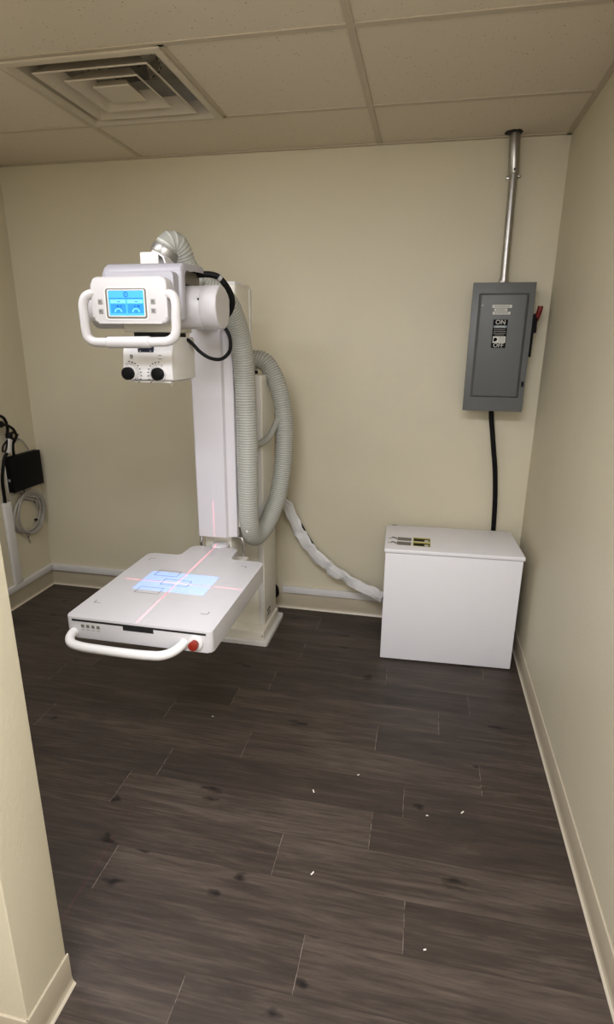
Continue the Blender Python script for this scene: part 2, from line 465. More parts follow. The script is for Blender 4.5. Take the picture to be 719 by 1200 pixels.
# base
bm = NB(); prism(bm, rrect(-1.625, -1.297, -.487, -.122, .010), lambda p: (p[0], p[1], 0), lambda p: (p[0], p[1], .022), .003)
obj('base_plate', bm, M_white2, xr)
bm = NB(); box(bm, -1.608, -1.318, -.470, -.165, .022, .078, .006)
pl = obj('plinth', bm, M_cream, xr)
bm = NB(); cyl(bm, (-1.327, -.4705, .052), (-1.327, -.4725, .052), .004, n=12); obj('screw', bm, M_lblg, pl)
# column
bm = NB(); box(bm, -1.592, -1.330, -.402, -.170, .078, 1.41, .005)
colm = obj('column', bm, M_cream, xr)
rbox('front_frame', M_white2, colm, -1.360, -1.336, -.4075, -.4015, .082, 1.405, .002)
rbox('front_frame', M_white2, colm, -1.586, -1.562, -.4075, -.4015, .082, 1.405, .002)
rbox('front_panel', M_cream, colm, -1.558, -1.364, -.406, -.4015, .345, 1.40, .002)
rbox('front_panel', M_cream, colm, -1.558, -1.364, -.406, -.4015, .090, .341, .002)
rbox('rear_cover', M_white2, colm, -1.585, -1.337, -.1695, -.150, .085, 1.38, .004)
bm = NB()
for z in (.115, .14): box(bm, -1.3298, -1.328, -.36, -.30, z, z+.012, .002)
obj('side_vent', bm, M_seam, colm)
bm = NB(); tube(bm, smooth_path([(-1.342, -.148, .205), (-1.333, -.140, .190), (-1.330, -.135, .165), (-1.333, -.13, .140), (-1.342, -.12, .125)]), .010, 10)
obj('cable_inlet', bm, M_black, colm)
# arm
bm = NB(); box(bm, -1.553, -1.350, -.702, -.480, .735, 1.792, .012, 3)
arm = obj('support_arm', bm, M_cream, xr)
bm = NB()
prism(bm, round_poly([(-1.5385, -.752), (-1.407, -.752), (-1.400, -.738), (-1.362, -.728), (-1.362, -.700), (-1.552, -.700), (-1.552, -.728)], [.003, .003, 0, .004, 0, 0, .004], 3),
      lambda p: (p[0], p[1], .700), lambda p: (p[0], p[1], 1.70), .002)
obj('arm_cover', bm, M_white, arm)
rbox('arm_top_cap', M_white2, arm, -1.555, -1.351, -.700, -.500, 1.785, 1.800, .006, 3)
rbox('side_strip', M_white2, arm, -1.3515, -1.3475, -.520, -.488, .75, 1.785, .0015)
bm = NB(); cyl(bm, (CX, -.48, 1.12), (CX, -.402, 1.12), .092, n=48, bev=.004); obj('pivot_joint', bm, M_silver, xr)
bm = NB(); box(bm, -1.535, -1.405, -.690, -.520, .575, .737, .006); obj('arm_foot', bm, M_cream, arm)
# tube-head mount
bm = NB(); box(bm, -1.530, -1.400, -1.12, -.745, 1.625, 1.715, .010, 3); obj('head_mount', bm, M_white2, xr)
# chrome rods between arm cover and table
for pts in ([(-1.500, -.700, .712), (-1.513, -.722, .700), (-1.5155, -.7395, .694), (-1.5166, -.7415, .676), (-1.5166, -.7415, .592)],
            [(-1.400, -.690, .700), (-1.345, -.690, .692), (-1.322, -.700, .690), (-1.3175, -.705, .680), (-1.3175, -.708, .585)]):
    pass
bm = NB(); tube(bm, smooth_path([(-1.500, -.700, .700), (-1.530, -.712, .698), (-1.541, -.715, .690), (-1.5445, -.716, .672), (-1.5445, -.716, .590)], .004), .0075, 12); obj('chrome_rod', bm, M_chrome, xr)
bm = NB(); tube(bm, smooth_path([(-1.40, -.690, .690), (-1.365, -.695, .690), (-1.350, -.70, .684), (-1.345, -.701, .668), (-1.345, -.701, .59)], .004), .0068, 12); obj('chrome_rod', bm, M_chrome, xr)
bm = NB(); box(bm, -1.600, -1.322, -.90, -.69, .572, .592, .004); obj('table_bracket', bm, M_cream, xr)

# --- detector table
TZ = .650
tx0, tx1, ty0, ty1 = -1.727, -1.192, -1.508, -.880
outline = round_poly([(tx0, ty0), (tx1, ty0), (tx1, ty1), (-1.345, ty1), (-1.352, -.745), (-1.572, -.745), (-1.580, ty1), (tx0, ty1)],
                     [.018, .018, .025, .014, .03, .03, .014, .025], 6)
bm = NB(); prism(bm, outline, lambda p: (p[0], p[1], .570), lambda p: (p[0], p[1], TZ), .0035, seg=3)
tab = obj('detector_table', bm, M_tabtop, xr)
# lower tray just inside the outline
rbox('under_tray', M_cream, tab, tx0+.03, tx1-.03, ty0+.03, ty1-.02, .552, .5705, .004)
# front slot with finger notch
yf = ty0
bm = NB(); box(bm, -1.703, -1.213, yf-.0006, yf+.004, .634, .6415); box(bm, -1.512, -1.400, yf-.0006, yf+.004, .619, .6345); obj('cassette_slot', bm, M_dark, tab)
for k in range(4):
    x = -1.664+k*.0195
    rbox('status_key', M_lblg, tab, x-.006, x+.006, yf-.0012, yf+.002, .612, .624, .001)
    bm = NB(); box(bm, x-.006, x+.006, yf-.0006, yf+.002, .603, .6055); obj('key_caption', bm, M_btn, tab)
hp = smooth_path([(-1.699, yf+.003, .592), (-1.700, yf-.014, .590), (-1.695, yf-.034, .583), (-1.678, yf-.050, .577), (-1.640, yf-.057, .573), (-1.56, yf-.059, .571), (-1.46, yf-.060, .571), (-1.40, yf-.059, .572),
                  (-1.350, yf-.055, .575), (-1.318, yf-.042, .583), (-1.297, yf-.020, .594), (-1.290, yf+.003, .600)], .006)
bm = NB(); tube(bm, hp, .0155, 18); obj('table_handle', bm, M_white2, tab)
ex, ez = -1.2485, .6065
bm = NB(); cyl(bm, (ex, yf+.002, ez), (ex, yf-.010, ez), .026, n=36, bev=.003); obj('stop_button_base', bm, M_white2, tab)
bm = NB(); cyl(bm, (ex, yf-.009, ez), (ex, yf-.022, ez), .014, n=24); cyl(bm, (ex, yf-.020, ez), (ex, yf-.034, ez), .0165, n=36, bev=.004); obj('emergency_stop_button', bm, M_red, tab)
# printed marks on the table top
def line_loop(bm, pts, w, z, closed=True):
    pts = [Vector(p) for p in pts]; n = len(pts)
    for i in range(n if closed else n-1):
        a, b = pts[i], pts[(i+1) % n]; d = (b-a).normalized()*w/2; q = Vector((-d.y, d.x)); a2, b2 = a-d, b+d
        bm.faces.new([bm.verts.new((p.x, p.y, z)) for p in (a2+q, a2-q, b2-q, b2+q)])
zt = TZ+.0004
for x0, x1, y0, y1 in ((-1.527, -1.415, -1.191, -1.140), (-1.590, -1.494, -1.112, -1.060), (-1.590, -1.494, -1.279, -1.226)):
    bm = NB(); line_loop(bm, round_poly([(x0, y0), (x1, y0), (x1, y1), (x0, y1)], .004, 3), .0022, zt); obj('sensor_marking', bm, M_ink, tab)
for a, b in (((-1.63, -1.165), (-1.536, -1.165)), ((-1.406, -1.167), (-1.32, -1.168)), ((-1.468, -1.13), (-1.467, -1.06)), ((-1.466, -1.20), (-1.465, -1.31))):
    bm = NB(); line_loop(bm, [a, b], .0016, zt, False); obj('centre_marking', bm, M_ink, tab)
for x, y, sx, sy in ((-1.688, -.944, 1, -1), (-1.252, -.944, -1, -1), (-1.252, -1.392, -1, 1), (-1.688, -1.392, 1, 1)):
    bm = NB(); line_loop(bm, [(x+sx*.024, y), (x, y), (x, y+sy*.018)], .0025, zt, False); obj('corner_marking', bm, M_ink, tab)
# round knob behind the table
bm = NB(); tube(bm, [(-1.452, -.715, .640), (-1.452, -.715, .650), (-1.452, -.715, .655), (-1.452, -.715, .659), (-1.452, -.715, .661)], lambda i: (.042, .042, .038, .027, .01)[i], 36)
obj('pivot_cap', bm, M_tabtop, xr)

# --- tube head
HX0, HX1 = -1.603, -1.321
# bent cover: profile in (y, z)
outp = round_poly([(-1.125, 1.803), (-1.305, 1.796), (-1.308, 1.628)], [0, .034, 0], 8)
inp = round_poly([(-1.125, 1.791), (-1.293, 1.785), (-1.296, 1.628)], [0, .026, 0], 8)
bm = NB(); prof = outp+inp[::-1]
xs = [(-1.603, .026), (-1.600, .014), (-1.592, .006), (-1.580, .0), (-1.326, 0), (-1.322, .003), (-1.320, .009)]
Rg = []
n_o = len(outp)
for x, s in xs:
    ring = []
    cen = Vector((-1.21, 1.70))
    for i, p in enumerate(prof):
        q = Vector(p)
        if s: # pull towards the inside
            d = Vector((0, 0))
            if q.x < -1.20: d.x = min(s, .012)
            if q.y > 1.72: d.y = -s
            q = q+d
        ring.append(bm.verts.new((x, q.x, q.y)))
    Rg.append(ring)
for a, b in zip(Rg, Rg[1:]):
    for k in range(len(prof)): bm.faces.new((a[k], a[(k+1) % len(prof)], b[(k+1) % len(prof)], b[k]))
bm.faces.new(Rg[0][::-1]); bm.faces.new(Rg[-1])
hous = obj('tube_housing', bm, M_head, xr, 40)
# left cheek closing the cover
bm = NB()
prism(bm, round_poly([(-1.115, 1.780), (-1.292, 1.776), (-1.296, 1.632), (-1.115, 1.632)], [.01, .03, .02, .02], 6), lambda p: (-1.600, p[0], p[1]), lambda p: (-1.588, p[0], p[1]), .002)
obj('side_cheek', bm, M_head, hous)
# barrel
bc = (-1.186, 1.670)
bm = NB(); cyl(bm, (-1.690, *bc), (-1.288, *bc), .0685, n=64, bev=.006)
bar = obj('tube_barrel', bm, M_head2, xr)
bm = NB(); tube(bm, [(-1.291, *bc), (-1.288, *bc), (-1.246, *bc), (-1.236, *bc), (-1.2335, *bc)], lambda i: (.0685, .0702, .0702, .0685, .0655)[i], 64); obj('end_cap', bm, M_head2, bar)
bm = NB(); cyl(bm, (-1.2915, bc[0]-.0655, bc[1]+.022), (-1.2915, bc[0]-.0695, bc[1]+.0235), .003, n=10); obj('screw', bm, M_inkd, bar)
bm = NB(); box(bm, -1.575, -1.345, -1.285, -1.10, 1.74, 1.783, .004); obj('housing_core', bm, M_lblg, hous)
# tube port and collimator
bm = NB(); box(bm, -1.548, -1.383, -1.275, -1.095, 1.590, 1.640, .004); obj('tube_port', bm, M_cream, xr)
bm = NB(); box(bm, -1.520, -1.400, -1.262, -1.11, 1.570, 1.592, .002); obj('swivel_ring', bm, M_dark, xr)
cx0, cx1, cy0, cy1, cz0, cz1 = -1.546, -1.373, -1.300, -1.108, 1.438, 1.576
bm = NB()
# front face leans: profile in (y,z)
prism(bm, round_poly([(cy1, cz0), (cy1, cz1), (cy0+.030, cz1), (cy0+.008, 1.530), (cy0, 1.480), (cy0+.004, cz0)], [.004, .006, .012, .02, .02, .006], 5),
      lambda p: (cx0, p[0], p[1]), lambda p: (cx1, p[0], p[1]), .003)
coll = obj('collimator', bm, M_white2, xr)
rbox('filter_tray', M_white2, coll, cx0+.012, cx1-.012, cy0+.016, cy1-.012, cz0-.009, cz0+.001, .002)
bm = NB(); box(bm, cx0+.006, cx1-.001, cy0+.010, cy1-.020, cz0-.0012, cz0+.001); obj('tray_gap', bm, M_dark, coll)
bm = NB(); cyl(bm, (-1.392, cy0+.03, cz0-.018), (-1.392, cy0+.03, cz0-.008), .003, n=8); obj('latch_pin', bm, M_steel, coll)
for kx in (-1.5245, -1.4195):
    bm = NB(); cyl(bm, (kx, cy0+.002, 1.459), (kx, cy0-.004, 1.459), .0235, n=36); cyl(bm, (kx, cy0-.003, 1.459), (kx, cy0-.022, 1.459), .0195, n=36, bev=.003, mi=1)
    for t in range(24):
        a = 2*PI*t/24; box(bm, -.0012, .0012, -.009, .009, -.0008, .0008, mi=1, M=Matrix.Translation((kx+.0197*math.cos(a), cy0-.012, 1.459+.0197*math.sin(a))) @ Matrix.Rotation(-a+PI/2, 4, 'Y'))
    obj('collimator_knob', bm, [M_white2, M_blackp], coll)
    bm = NB()
    sgn = 1 if kx < CX else -1
    for t in range(13):
        a = PI*(.62-.072*t) if sgn > 0 else PI*(.38+.072*t)
        l = .006 if t % 3 == 0 else .0035
        box(bm, -l, l, -.0004, .0004, -.0004, .0004, M=Matrix.Translation((kx+.030*math.cos(a), cy0+.0035-.0035, 1.459+.030*math.sin(a))) @ Matrix.Rotation(-a, 4, 'Y'))
    for t in range(9):
        a = PI*(.5-.09*t) if sgn > 0 else PI*(.5+.09*t)
        box(bm, -.0025, .0025, -.0004, .0004, -.0015, .0015, M=Matrix.Translation((kx+.040*math.cos(a)*1.0, cy0+.0003, 1.457+.040*math.sin(a))))
    obj('knob_scale', bm, M_inkd, coll)
    bm = NB()
    zc = 1.512; yy = cy0+.0042
    if sgn > 0:
        box(bm, kx+.004, kx+.006, yy-.001, yy+.001, zc-.007, zc+.007); box(bm, kx+.010, kx+.012, yy-.001, yy+.001, zc-.007, zc+.007)
    else:
        box(bm, kx-.002, kx+.010, yy-.001, yy+.001, zc+.005, zc+.0065); box(bm, kx-.002, kx+.010, yy-.001, yy+.001, zc-.0065, zc-.005)
    obj('shutter_symbol', bm, M_inkd, coll)
bm = NB()
box(bm, -1.493, -1.438, cy0+.0045, cy0+.014, 1.527, 1.548, .002); lw = obj('laser_window', bm, M_navy, coll)
bm = NB()
for dx, dz in ((-.02, .005), (0, .004), (.02, .005), (-.018, -.006), (.018, -.006)): box(bm, -1.4655+dx-.0025, -1.4655+dx+.0025, cy0+.0035, cy0+.006, 1.5375+dz-.0015, 1.5375+dz+.0015)
obj('window_marking', bm, M_btn, coll)

# control panel
bm = NB(); prism(bm, rrect(-1.560, -1.332, 1.655, 1.767, .012), lambda p: (p[0], -1.306, p[1]), lambda p: (p[0], -1.345, p[1]), .004)
obj('panel_mount', bm, M_head, xr)
px0, px1, pz0, pz1 = -1.583, -1.335, 1.613, 1.747
bm = NB(); prism(bm, rrect(px0, px1, pz0, pz1, .020, 7), lambda p: (p[0], -1.343, p[1]), lambda p: (p[0], -1.392, p[1]), .008, seg=3)
pan = obj('control_panel', bm, M_panel, xr, 50)
yp = -1.392
sx0, sx1, sz0, sz1 = -1.526, -1.409, 1.636, 1.708
def ring_plate(o, i, y0, y1, m, name):
    bm = NB(); A = [[bm.verts.new((p[0], y, p[1])) for p in q] for q, y in ((o, y0), (o, y1), (i, y1), (i, y0))]; n = len(o)
    for a, b in zip(A, A[1:]+A[:1]):
        for k in range(n): bm.faces.new((a[k], a[(k+1) % n], b[(k+1) % n], b[k]))
    return obj(name, bm, m, pan)
ring_plate(rrect(sx0-.013, sx1+.013, sz0-.013, sz1+.009, .012), rrect(sx0-.009, sx1+.009, sz0-.009, sz1+.006, .008), yp+.002, yp-.0012, M_white2, 'screen_surround')
ring_plate(rrect(sx0-.009, sx1+.009, sz0-.009, sz1+.006, .008), rrect(sx0-.003, sx1+.003, sz0-.003, sz1+.003, .004), yp+.002, yp-.0006, M_lblg, 'screen_bezel')
ring_plate(rrect(sx0-.003, sx1+.003, sz0-.003, sz1+.003, .004), rrect(sx0, sx1, sz0, sz1, .002), yp+.002, yp-.0012, M_white2, 'screen_frame')
bm = NB()
def sc(u0, u1, v0, v1, mi, y): # fractions of the screen, v from the top
    box(bm, sx0+(sx1-sx0)*u0, sx0+(sx1-sx0)*u1, y, yp+.001, sz1-(sz1-sz0)*v1, sz1-(sz1-sz0)*v0, mi=mi)
sc(0, 1, 0, 1, 0, yp-.0002)
sc(.02, .98, .30, .325, 3, yp-.0004)
sc(.05, .48, .37, .50, 2, yp-.0004); sc(.53, .97, .37, .50, 2, yp-.0004)
sc(.05, .48, .53, .90, 1, yp-.0004); sc(.53, .97, .53, .90, 1, yp-.0004)
for u in (.22, .26, .33, .72, .80, .84): sc(u, u+.03, .58, .66, 3, yp-.0006)
for u in (.24, .74): sc(u, u+.09, .42, .45, 3, yp-.0006)
for u in (.26, .76):
    for k in range(9):
        a = PI*k/8; uu = u+.09*math.cos(a)-.0; vv = .84-.12*math.sin(a); sc(uu-.018, uu+.018, vv-.02, vv+.02, 2, yp-.0006)
for k in range(18):
    a = 2*PI*k/18; uu = .50+.055*math.cos(a); vv = .155+.10*math.sin(a); sc(uu-.010, uu+.010, vv-.016, vv+.016, 3, yp-.0006)
sc(.485, .52, .145, .165, 3, yp-.0006); sc(.485, .495, .11, .2, 3, yp-.0006)
obj('touch_screen', bm, [M_scr, M_scr2, M_scr3, M_scrk], pan)
for bx, bz in ((-1.5545, 1.6765), (-1.5545, 1.6485), (-1.380, 1.6765), (-1.380, 1.650)):
    bm = NB(); box(bm, bx-.0075, bx+.0075, yp-.0014, yp+.001, bz-.0075, bz+.0075, .001); box(bm, bx-.004, bx+.003, yp-.0018, yp+.001, bz-.003, bz+.004, mi=1)
    obj('panel_key', bm, [M_btn, M_lblg], pan)
# grab handle
hpts = smooth_path([(-1.560, -1.372, 1.700), (-1.590, -1.384, 1.699), (-1.603, -1.392, 1.690), (-1.6105, -1.396, 1.668), (-1.609, -1.398, 1.630), (-1.6075, -1.398, 1.588), (-1.602, -1.398, 1.570), (-1.586, -1.398, 1.559), (-1.55, -1.398, 1.557),
                    (-1.46, -1.398, 1.558), (-1.37, -1.398, 1.560), (-1.334, -1.398, 1.563), (-1.315, -1.398, 1.575), (-1.3075, -1.398, 1.595), (-1.306, -1.398, 1.630), (-1.305, -1.396, 1.668), (-1.312, -1.392, 1.690), (-1.326, -1.384, 1.697), (-1.355, -1.372, 1.698)], .006)
bm = NB(); tube(bm, hpts, .0142, 18)
mid = [p for p in hpts if -1.540 < p.x < -1.395 and p.z < 1.6]
tube(bm, [mid[0]-Vector((.004, 0, 0))]+mid+[mid[-1]+Vector((.004, 0, 0))], lambda i: .0142 if i in (0, len(mid)+1) else .0175, 18)
obj('grab_handle', bm, M_panel, pan)

# hose bracket and collar on top of the head
bm = NB()
prism(bm, round_poly([(-1.545, 1.800), (-1.545, 1.852), (-1.478, 1.852), (-1.458, 1.838), (-1.448, 1.800), (-1.453, 1.800), (-1.463, 1.834), (-1.481, 1.846), (-1.538, 1.846), (-1.538, 1.800)], [0, .006, .004, 0, 0, 0, 0, 0, .003, 0], 3),
      lambda p: (p[0], -1.130, p[1]), lambda p: (p[0], -1.055, p[1]))
box(bm, -1.5445, -1.4785, -1.1305, -1.124, 1.800, 1.8515, .001)
obj('hose_bracket', bm, M_white2, xr)
ctrl = [(-1.486, -1.050, 1.868), (-1.476, -1.045, 1.887), (-1.461, -1.030, 1.890), (-1.4505, -1.010, 1.869), (-1.446, -.990, 1.835), (-1.430, -.970, 1.797), (-1.397, -.945, 1.763), (-1.357, -.910, 1.737), (-1.331, -.870, 1.705), (-1.320, -.820, 1.650), (-1.314, -.770, 1.575), (-1.3115, -.730, 1.440), (-1.3085, -.725, 1.300), (-1.306, -.722, 1.130), (-1.309, -.716, .960), (-1.314, -.702, .820),
        (-1.318, -.672, .726), (-1.320, -.615, .668), (-1.312, -.545, .658), (-1.294, -.465, .692), (-1.268, -.385, .785), (-1.250, -.345, .905), (-1.241, -.325, 1.040), (-1.243, -.312, 1.170), (-1.262, -.302, 1.300), (-1.300, -.295, 1.405), (-1.350, -.29, 1.470), (-1.405, -.285, 1.478), (-1.435, -.285, 1.440), (-1.440, -.285, 1.405)]
hosep = resample(smooth_path(ctrl, .004), .0028)
prof_r = (.0455, .0468, .0468, .0455); sect = lambda i: (i//1) % 4
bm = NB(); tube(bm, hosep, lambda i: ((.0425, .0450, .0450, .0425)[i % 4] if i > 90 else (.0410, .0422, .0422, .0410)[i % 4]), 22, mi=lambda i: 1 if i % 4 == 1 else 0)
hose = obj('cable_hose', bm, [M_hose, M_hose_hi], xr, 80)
bm = NB(); fr = (Vector(ctrl[1])-Vector(ctrl[0])).normalized(); c0 = Vector(ctrl[0])
cyl(bm, c0-fr*.024, c0+fr*.006, .0475, n=40, bev=.003); obj('hose_collar', bm, M_silver, hose)
bm = NB(); cyl(bm, c0-fr*.055, c0-fr*.022, .040, n=32); obj('hose_fitting', bm, M_white2, hose)
bm = NB(); tube(bm, smooth_path([(-1.350, -.470, 1.085), (-1.320, -.445, 1.092), (-1.298, -.405, 1.115), (-1.282, -.365, 1.155), (-1.268, -.330, 1.20)], .006), .0165, 14); obj('hose_tether', bm, M_hose, hose)
bm = NB(); cyl(bm, (-1.440, -.285, 1.408), (-1.440, -.285, 1.425), .054, n=36, bev=.003); obj('hose_gland', bm, M_blackp, hose)
bm = NB(); cyl(bm, (-1.318, -.7185, .728), (-1.316, -.724, .732), .006, n=10); obj('hose_clip', bm, M_white2, hose)
# cables on the head
bm = NB(); tube(bm, smooth_path([(-1.42, -1.15, 1.772), (-1.38, -1.13, 1.776), (-1.345, -1.115, 1.780), (-1.310, -1.10, 1.782), (-1.282, -1.09, 1.775), (-1.262, -1.075, 1.752), (-1.250, -1.055, 1.722), (-1.248, -1.045, 1.695), (-1.262, -1.035, 1.665), (-1.290, -1.03, 1.64)], .006), .0105, 12)
obj('power_cable', bm, M_black, xr)
bm = NB(); cyl(bm, (-1.281, -1.090, 1.775), (-1.274, -1.084, 1.768), .0118, n=16); obj('cable_tie', bm, M_btn, xr)
bm = NB(); tube(bm, smooth_path([(-1.244, -1.16, 1.612), (-1.234, -1.158, 1.602), (-1.222, -1.155, 1.570), (-1.228, -1.15, 1.530), (-1.258, -1.15, 1.505), (-1.300, -1.15, 1.508), (-1.335, -1.155, 1.530), (-1.356, -1.16, 1.553), (-1.374, -1.165, 1.568), (-1.384, -1.17, 1.566)], .005), .0062, 10)
obj('collimator_cable', bm, M_black, xr)
bm = NB(); tube(bm, smooth_path([(-1.40, -1.0, 1.80), (-1.375, -1.01, 1.775), (-1.372, -1.03, 1.745), (-1.40, -1.05, 1.735)], .005), .009, 10); obj('inner_cable', bm, M_hose, xr)

# ------------------------------------------------------------------ generator cabinet beside the right wall
ang = math.atan2(.030, .650); gx, gy = -.375, -.455
G = Matrix.Translation((gx, gy, 0)) @ Matrix.Rotation(ang, 4, 'Z')      # local: x along the front, y to the back
gen = thing('generator_cabinet', 'white metal equipment cabinet on the floor in the right corner, yellow stickers on its lid', 'cabinet', (gx, gy, 0))
def gbox(name, m, x0, x1, y0, y1, z0, z1, bev=.003, seg=2):
    bm = NB(); box(bm, x0, x1, y0, y1, z0, z1, bev, seg); bmesh.ops.transform(bm, matrix=G, verts=bm.verts); return obj(name, bm, m, gen)
gbox('cabinet_body', M_cabin, -.323, .323, 0, .378, .006, .585, .004)
gbox('lid', M_cabin, -.329, .330, -.006, .384, .5852, .6065, .006, 3)
for x in (-.30, .27):
    for y in (.03, .33): gbox('foot', M_blackp, x, x+.03, y, y+.03, 0, .0075, .001)
zl = .6066
def glabel(name, m, x0, x1, y0, y1):
    # world XY rectangle on the lid
    bm = NB(); box(bm, x0, x1, y0, y1, zl-.0004, zl+.0004); return obj(name, bm, m, gen)
glabel('grey_sticker', M_lblg, -.648, -.578, -.335, -.288); glabel('grey_sticker', M_lblg, -.648, -.578, -.402, -.352)
def ysticker(y0, y1):
    bm = NB(); box(bm, -.570, -.484, y0, y1, zl-.0004, zl+.0004)
    w = (y1-y0)
    box(bm, -.566, -.488, y0+w*.10, y0+w*.70, zl, zl+.0007, mi=1)
    cyl(bm, (-.503, y0+w*.28, zl), (-.503, y0+w*.28, zl+.001), w*.2, n=14, mi=2)
    return obj('yellow_sticker', bm, [M_lbly, M_lblk, M_lblw], gen)
ysticker(-.335, -.275); ysticker(-.403, -.343)
for yy in (-.305, -.375):
    bm = NB()
    line_loop(bm, [(-.690, yy-.008), (-.676, yy-.004), (-.668, yy+.014), (-.660, yy-.004), (-.648, yy+.004)], .006, zl+.0006, False)
    line_loop(bm, [(-.676, yy+.016), (-.662, yy+.010), (-.652, yy-.014)], .005, zl+.0006, False)
    obj('lid_symbol', bm, M_inkd, gen)
bm = NB(); box(bm, -.690, -.664, -.093, -.084, zl-.0004, zl+.0005); obj('lid_mark', bm, M_inkd, gen)
bm = NB(); cyl(bm, (-.704, -.35, .555), (-.698, -.35, .555), .006, n=12); obj('screw', bm, M_steel, gen)

# crumpled sleeve from the column to the cabinet
sp = resample(smooth_path([(-1.312, -.175, .800), (-1.305, -.140, .757), (-1.287, -.110, .702), (-1.250, -.095, .622), (-1.195, -.092, .498), (-1.130, -.095, .415), (-1.052, -.100, .346), (-.953, -.115, .290), (-.855, -.140, .250), (-.775, -.165, .228), (-.716, -.185, .208)], .006), .007)
bm = NB(); fr = frames(sp, Vector((0, 1, 0))); n = 8; rings = []; rnd = random.Random(5)
N_ = len(sp); key = [[rnd.uniform(.72, 1.22) for _ in range(n)] for _ in range(40)]; ktw = [rnd.uniform(-.45, .45) for _ in range(40)]; kof = [rnd.uniform(-.006, .006) for _ in range(40)]
kp = [0]
while kp[-1] < N_+12: kp.append(kp[-1]+rnd.choice((3, 5, 7, 8)))
for i, (p, (t, u, w)) in enumerate(zip(sp, fr)):
    j = max(q for q in range(len(kp)) if kp[q] <= i); f = (i-kp[j])/(kp[j+1]-kp[j])
    mixk = lambda L, q=None: (L[j][q]*(1-f)+L[j+1][q]*f) if q is not None else L[j]*(1-f)+L[j+1]*f
    wd = .0350
    th = .013; tw = mixk(ktw); of = mixk(kof); ring = []
    for k in range(n):
        a = 2*PI*k/n; cr = mixk(key, k); x, y = wd*math.cos(a)*cr, th*math.sin(a)*cr
        ring.append(bm.verts.new(p+w*(x*math.cos(tw)-y*math.sin(tw)+of)+u*(x*math.sin(tw)+y*math.cos(tw))*.8))
    rings.append(ring)
for a, b in zip(rings, rings[1:]):
    for k in range(n):
        q = (a[k], a[(k+1) % n], b[(k+1) % n], b[k])
        if rnd.random() < .5: bm.faces.new((q[0], q[1], q[2])); bm.faces.new((q[0], q[2], q[3]))
        else: bm.faces.new((q[0], q[1], q[3])); bm.faces.new((q[1], q[2], q[3]))
bm.faces.new(rings[0][::-1]); bm.faces.new(rings[-1])
slv = thing('sleeved_cable', 'crumpled white sleeve with black cable sagging between machine column and cabinet', 'cable', (-.703, -.185, .205))
obj('sleeve', bm, M_sleeve, slv, 7)
bm = NB(); tube(bm, smooth_path([(-1.305, -.13, .765), (-1.268, -.085, .680), (-1.229, -.066, .602), (-1.176, -.064, .505), (-1.110, -.070, .412), (-1.03, -.085, .335), (-.95, -.11, .285), (-.85, -.13, .250), (-.76, -.165, .224), (-.716, -.185, .208)], .01), .0095, 10)
obj('inner_cable', bm, M_black, slv)

# ------------------------------------------------------------------ safety switch on the back wall
sw = thing('safety_switch', 'grey metal disconnect switch box with ON and OFF label on back wall', 'electrical box', (-.234, 0, 1.54))
bm = NB(); box(bm, -.362, -.104, -.130, -.001, 1.254, 1.830, .003); enc = obj('enclosure', bm, M_grey, sw)
bm = NB(); box(bm, -.3735, -.095, -.150, -.1285, 1.248, 1.836, .0015); obj('front_cover', bm, M_grey, sw)
bm = NB(); prism(bm, round_poly([(-.345, 1.314), (-.119, 1.314), (-.119, 1.790), (-.345, 1.790)], .006, 3), lambda p: (p[0], -.149, p[1]), lambda p: ((p[0]+.2335)*.88-.2335, -.1632, (p[1]-1.552)*.965+1.552), .0015)
door = obj('door', bm, M_greyd, sw)
bm = NB(); cyl(bm, (-.325, -.160, 1.735), (-.325, -.166, 1.735), .003, n=12); obj('rivet', bm, M_lblw, door)
rbox('latch', M_lblk, sw, -.112, -.103, -.158, -.1495, 1.368, 1.392, .001)
fy = -.1632
def plate(name, m, x0, x1, z0, z1, y=fy, d=.0007): return rbox(name, m, door, x0, x1, y-d, y+.001, z0, z1, 0)
def skew(z): return -.2375+(z-1.62)*.0
p = [plate('white_strip', M_lblw, -.281, -.194, 1.7245, 1.7375), plate('white_strip', M_lblw, -.271, -.213, 1.7105, 1.7215), plate('white_strip', M_lblw, -.277, -.198, 1.6955, 1.7075)]
bm = NB()
for z, x0, x1 in ((1.731, -.272, -.203), (1.716, -.263, -.221), (1.7015, -.268, -.207)):
    x = x0
    while x < x1:
        wv = random.uniform(.002, .006); box(bm, x, min(x+wv, x1), fy-.0011, fy, z-.0022, z+.0022); x += wv+.0015
obj('strip_print', bm, M_lblg, door)
plate('switch_label', M_lblk, -.270, -.205, 1.546, 1.673)
plate('label_band', M_lblb, -.267, -.208, 1.6355, 1.6465, fy-.0004)
plate('label_panel', M_lblw, -.265, -.208, 1.5685, 1.598, fy-.0004)
put = lambda cx, cz: (lambda x, y, z: (cx+x, fy-.0011-z, cz+y))
obj('label_lettering', text_bm('ON', .029, put(-.2375, 1.6605)), M_lblw, door)
obj('label_lettering', text_bm('OFF', .027, put(-.2375, 1.5572)), M_lblw, door)
obj('label_lettering', text_bm('SIEMENS', .0115, put(-.2375, 1.641)), M_lblw, door)
bm = NB()
for z, x0, x1 in ((1.628, -.262, -.213), (1.620, -.265, -.210), (1.612, -.265, -.210), (1.6045, -.258, -.216)):
    x = x0
    while x < x1:
        wv = random.uniform(.002, .007); box(bm, x, min(x+wv, x1), fy-.0011, fy, z-.0014, z+.0014); x += wv+.0015
obj('label_print', bm, M_btn, door)
bm = NB(); cyl(bm, (-.2535, fy-.0008, 1.584), (-.2535, fy-.0014, 1.584), .0085, n=16); box(bm, -.262, -.252, fy-.0014, fy-.0008, 1.575, 1.584)
for z in (1.592, 1.586, 1.580, 1.574): box(bm, -.239, -.212, fy-.0014, fy-.0008, z-.0012, z+.0012, mi=1)
obj('warning_pictogram', bm, [M_lblk, M_btn], door)
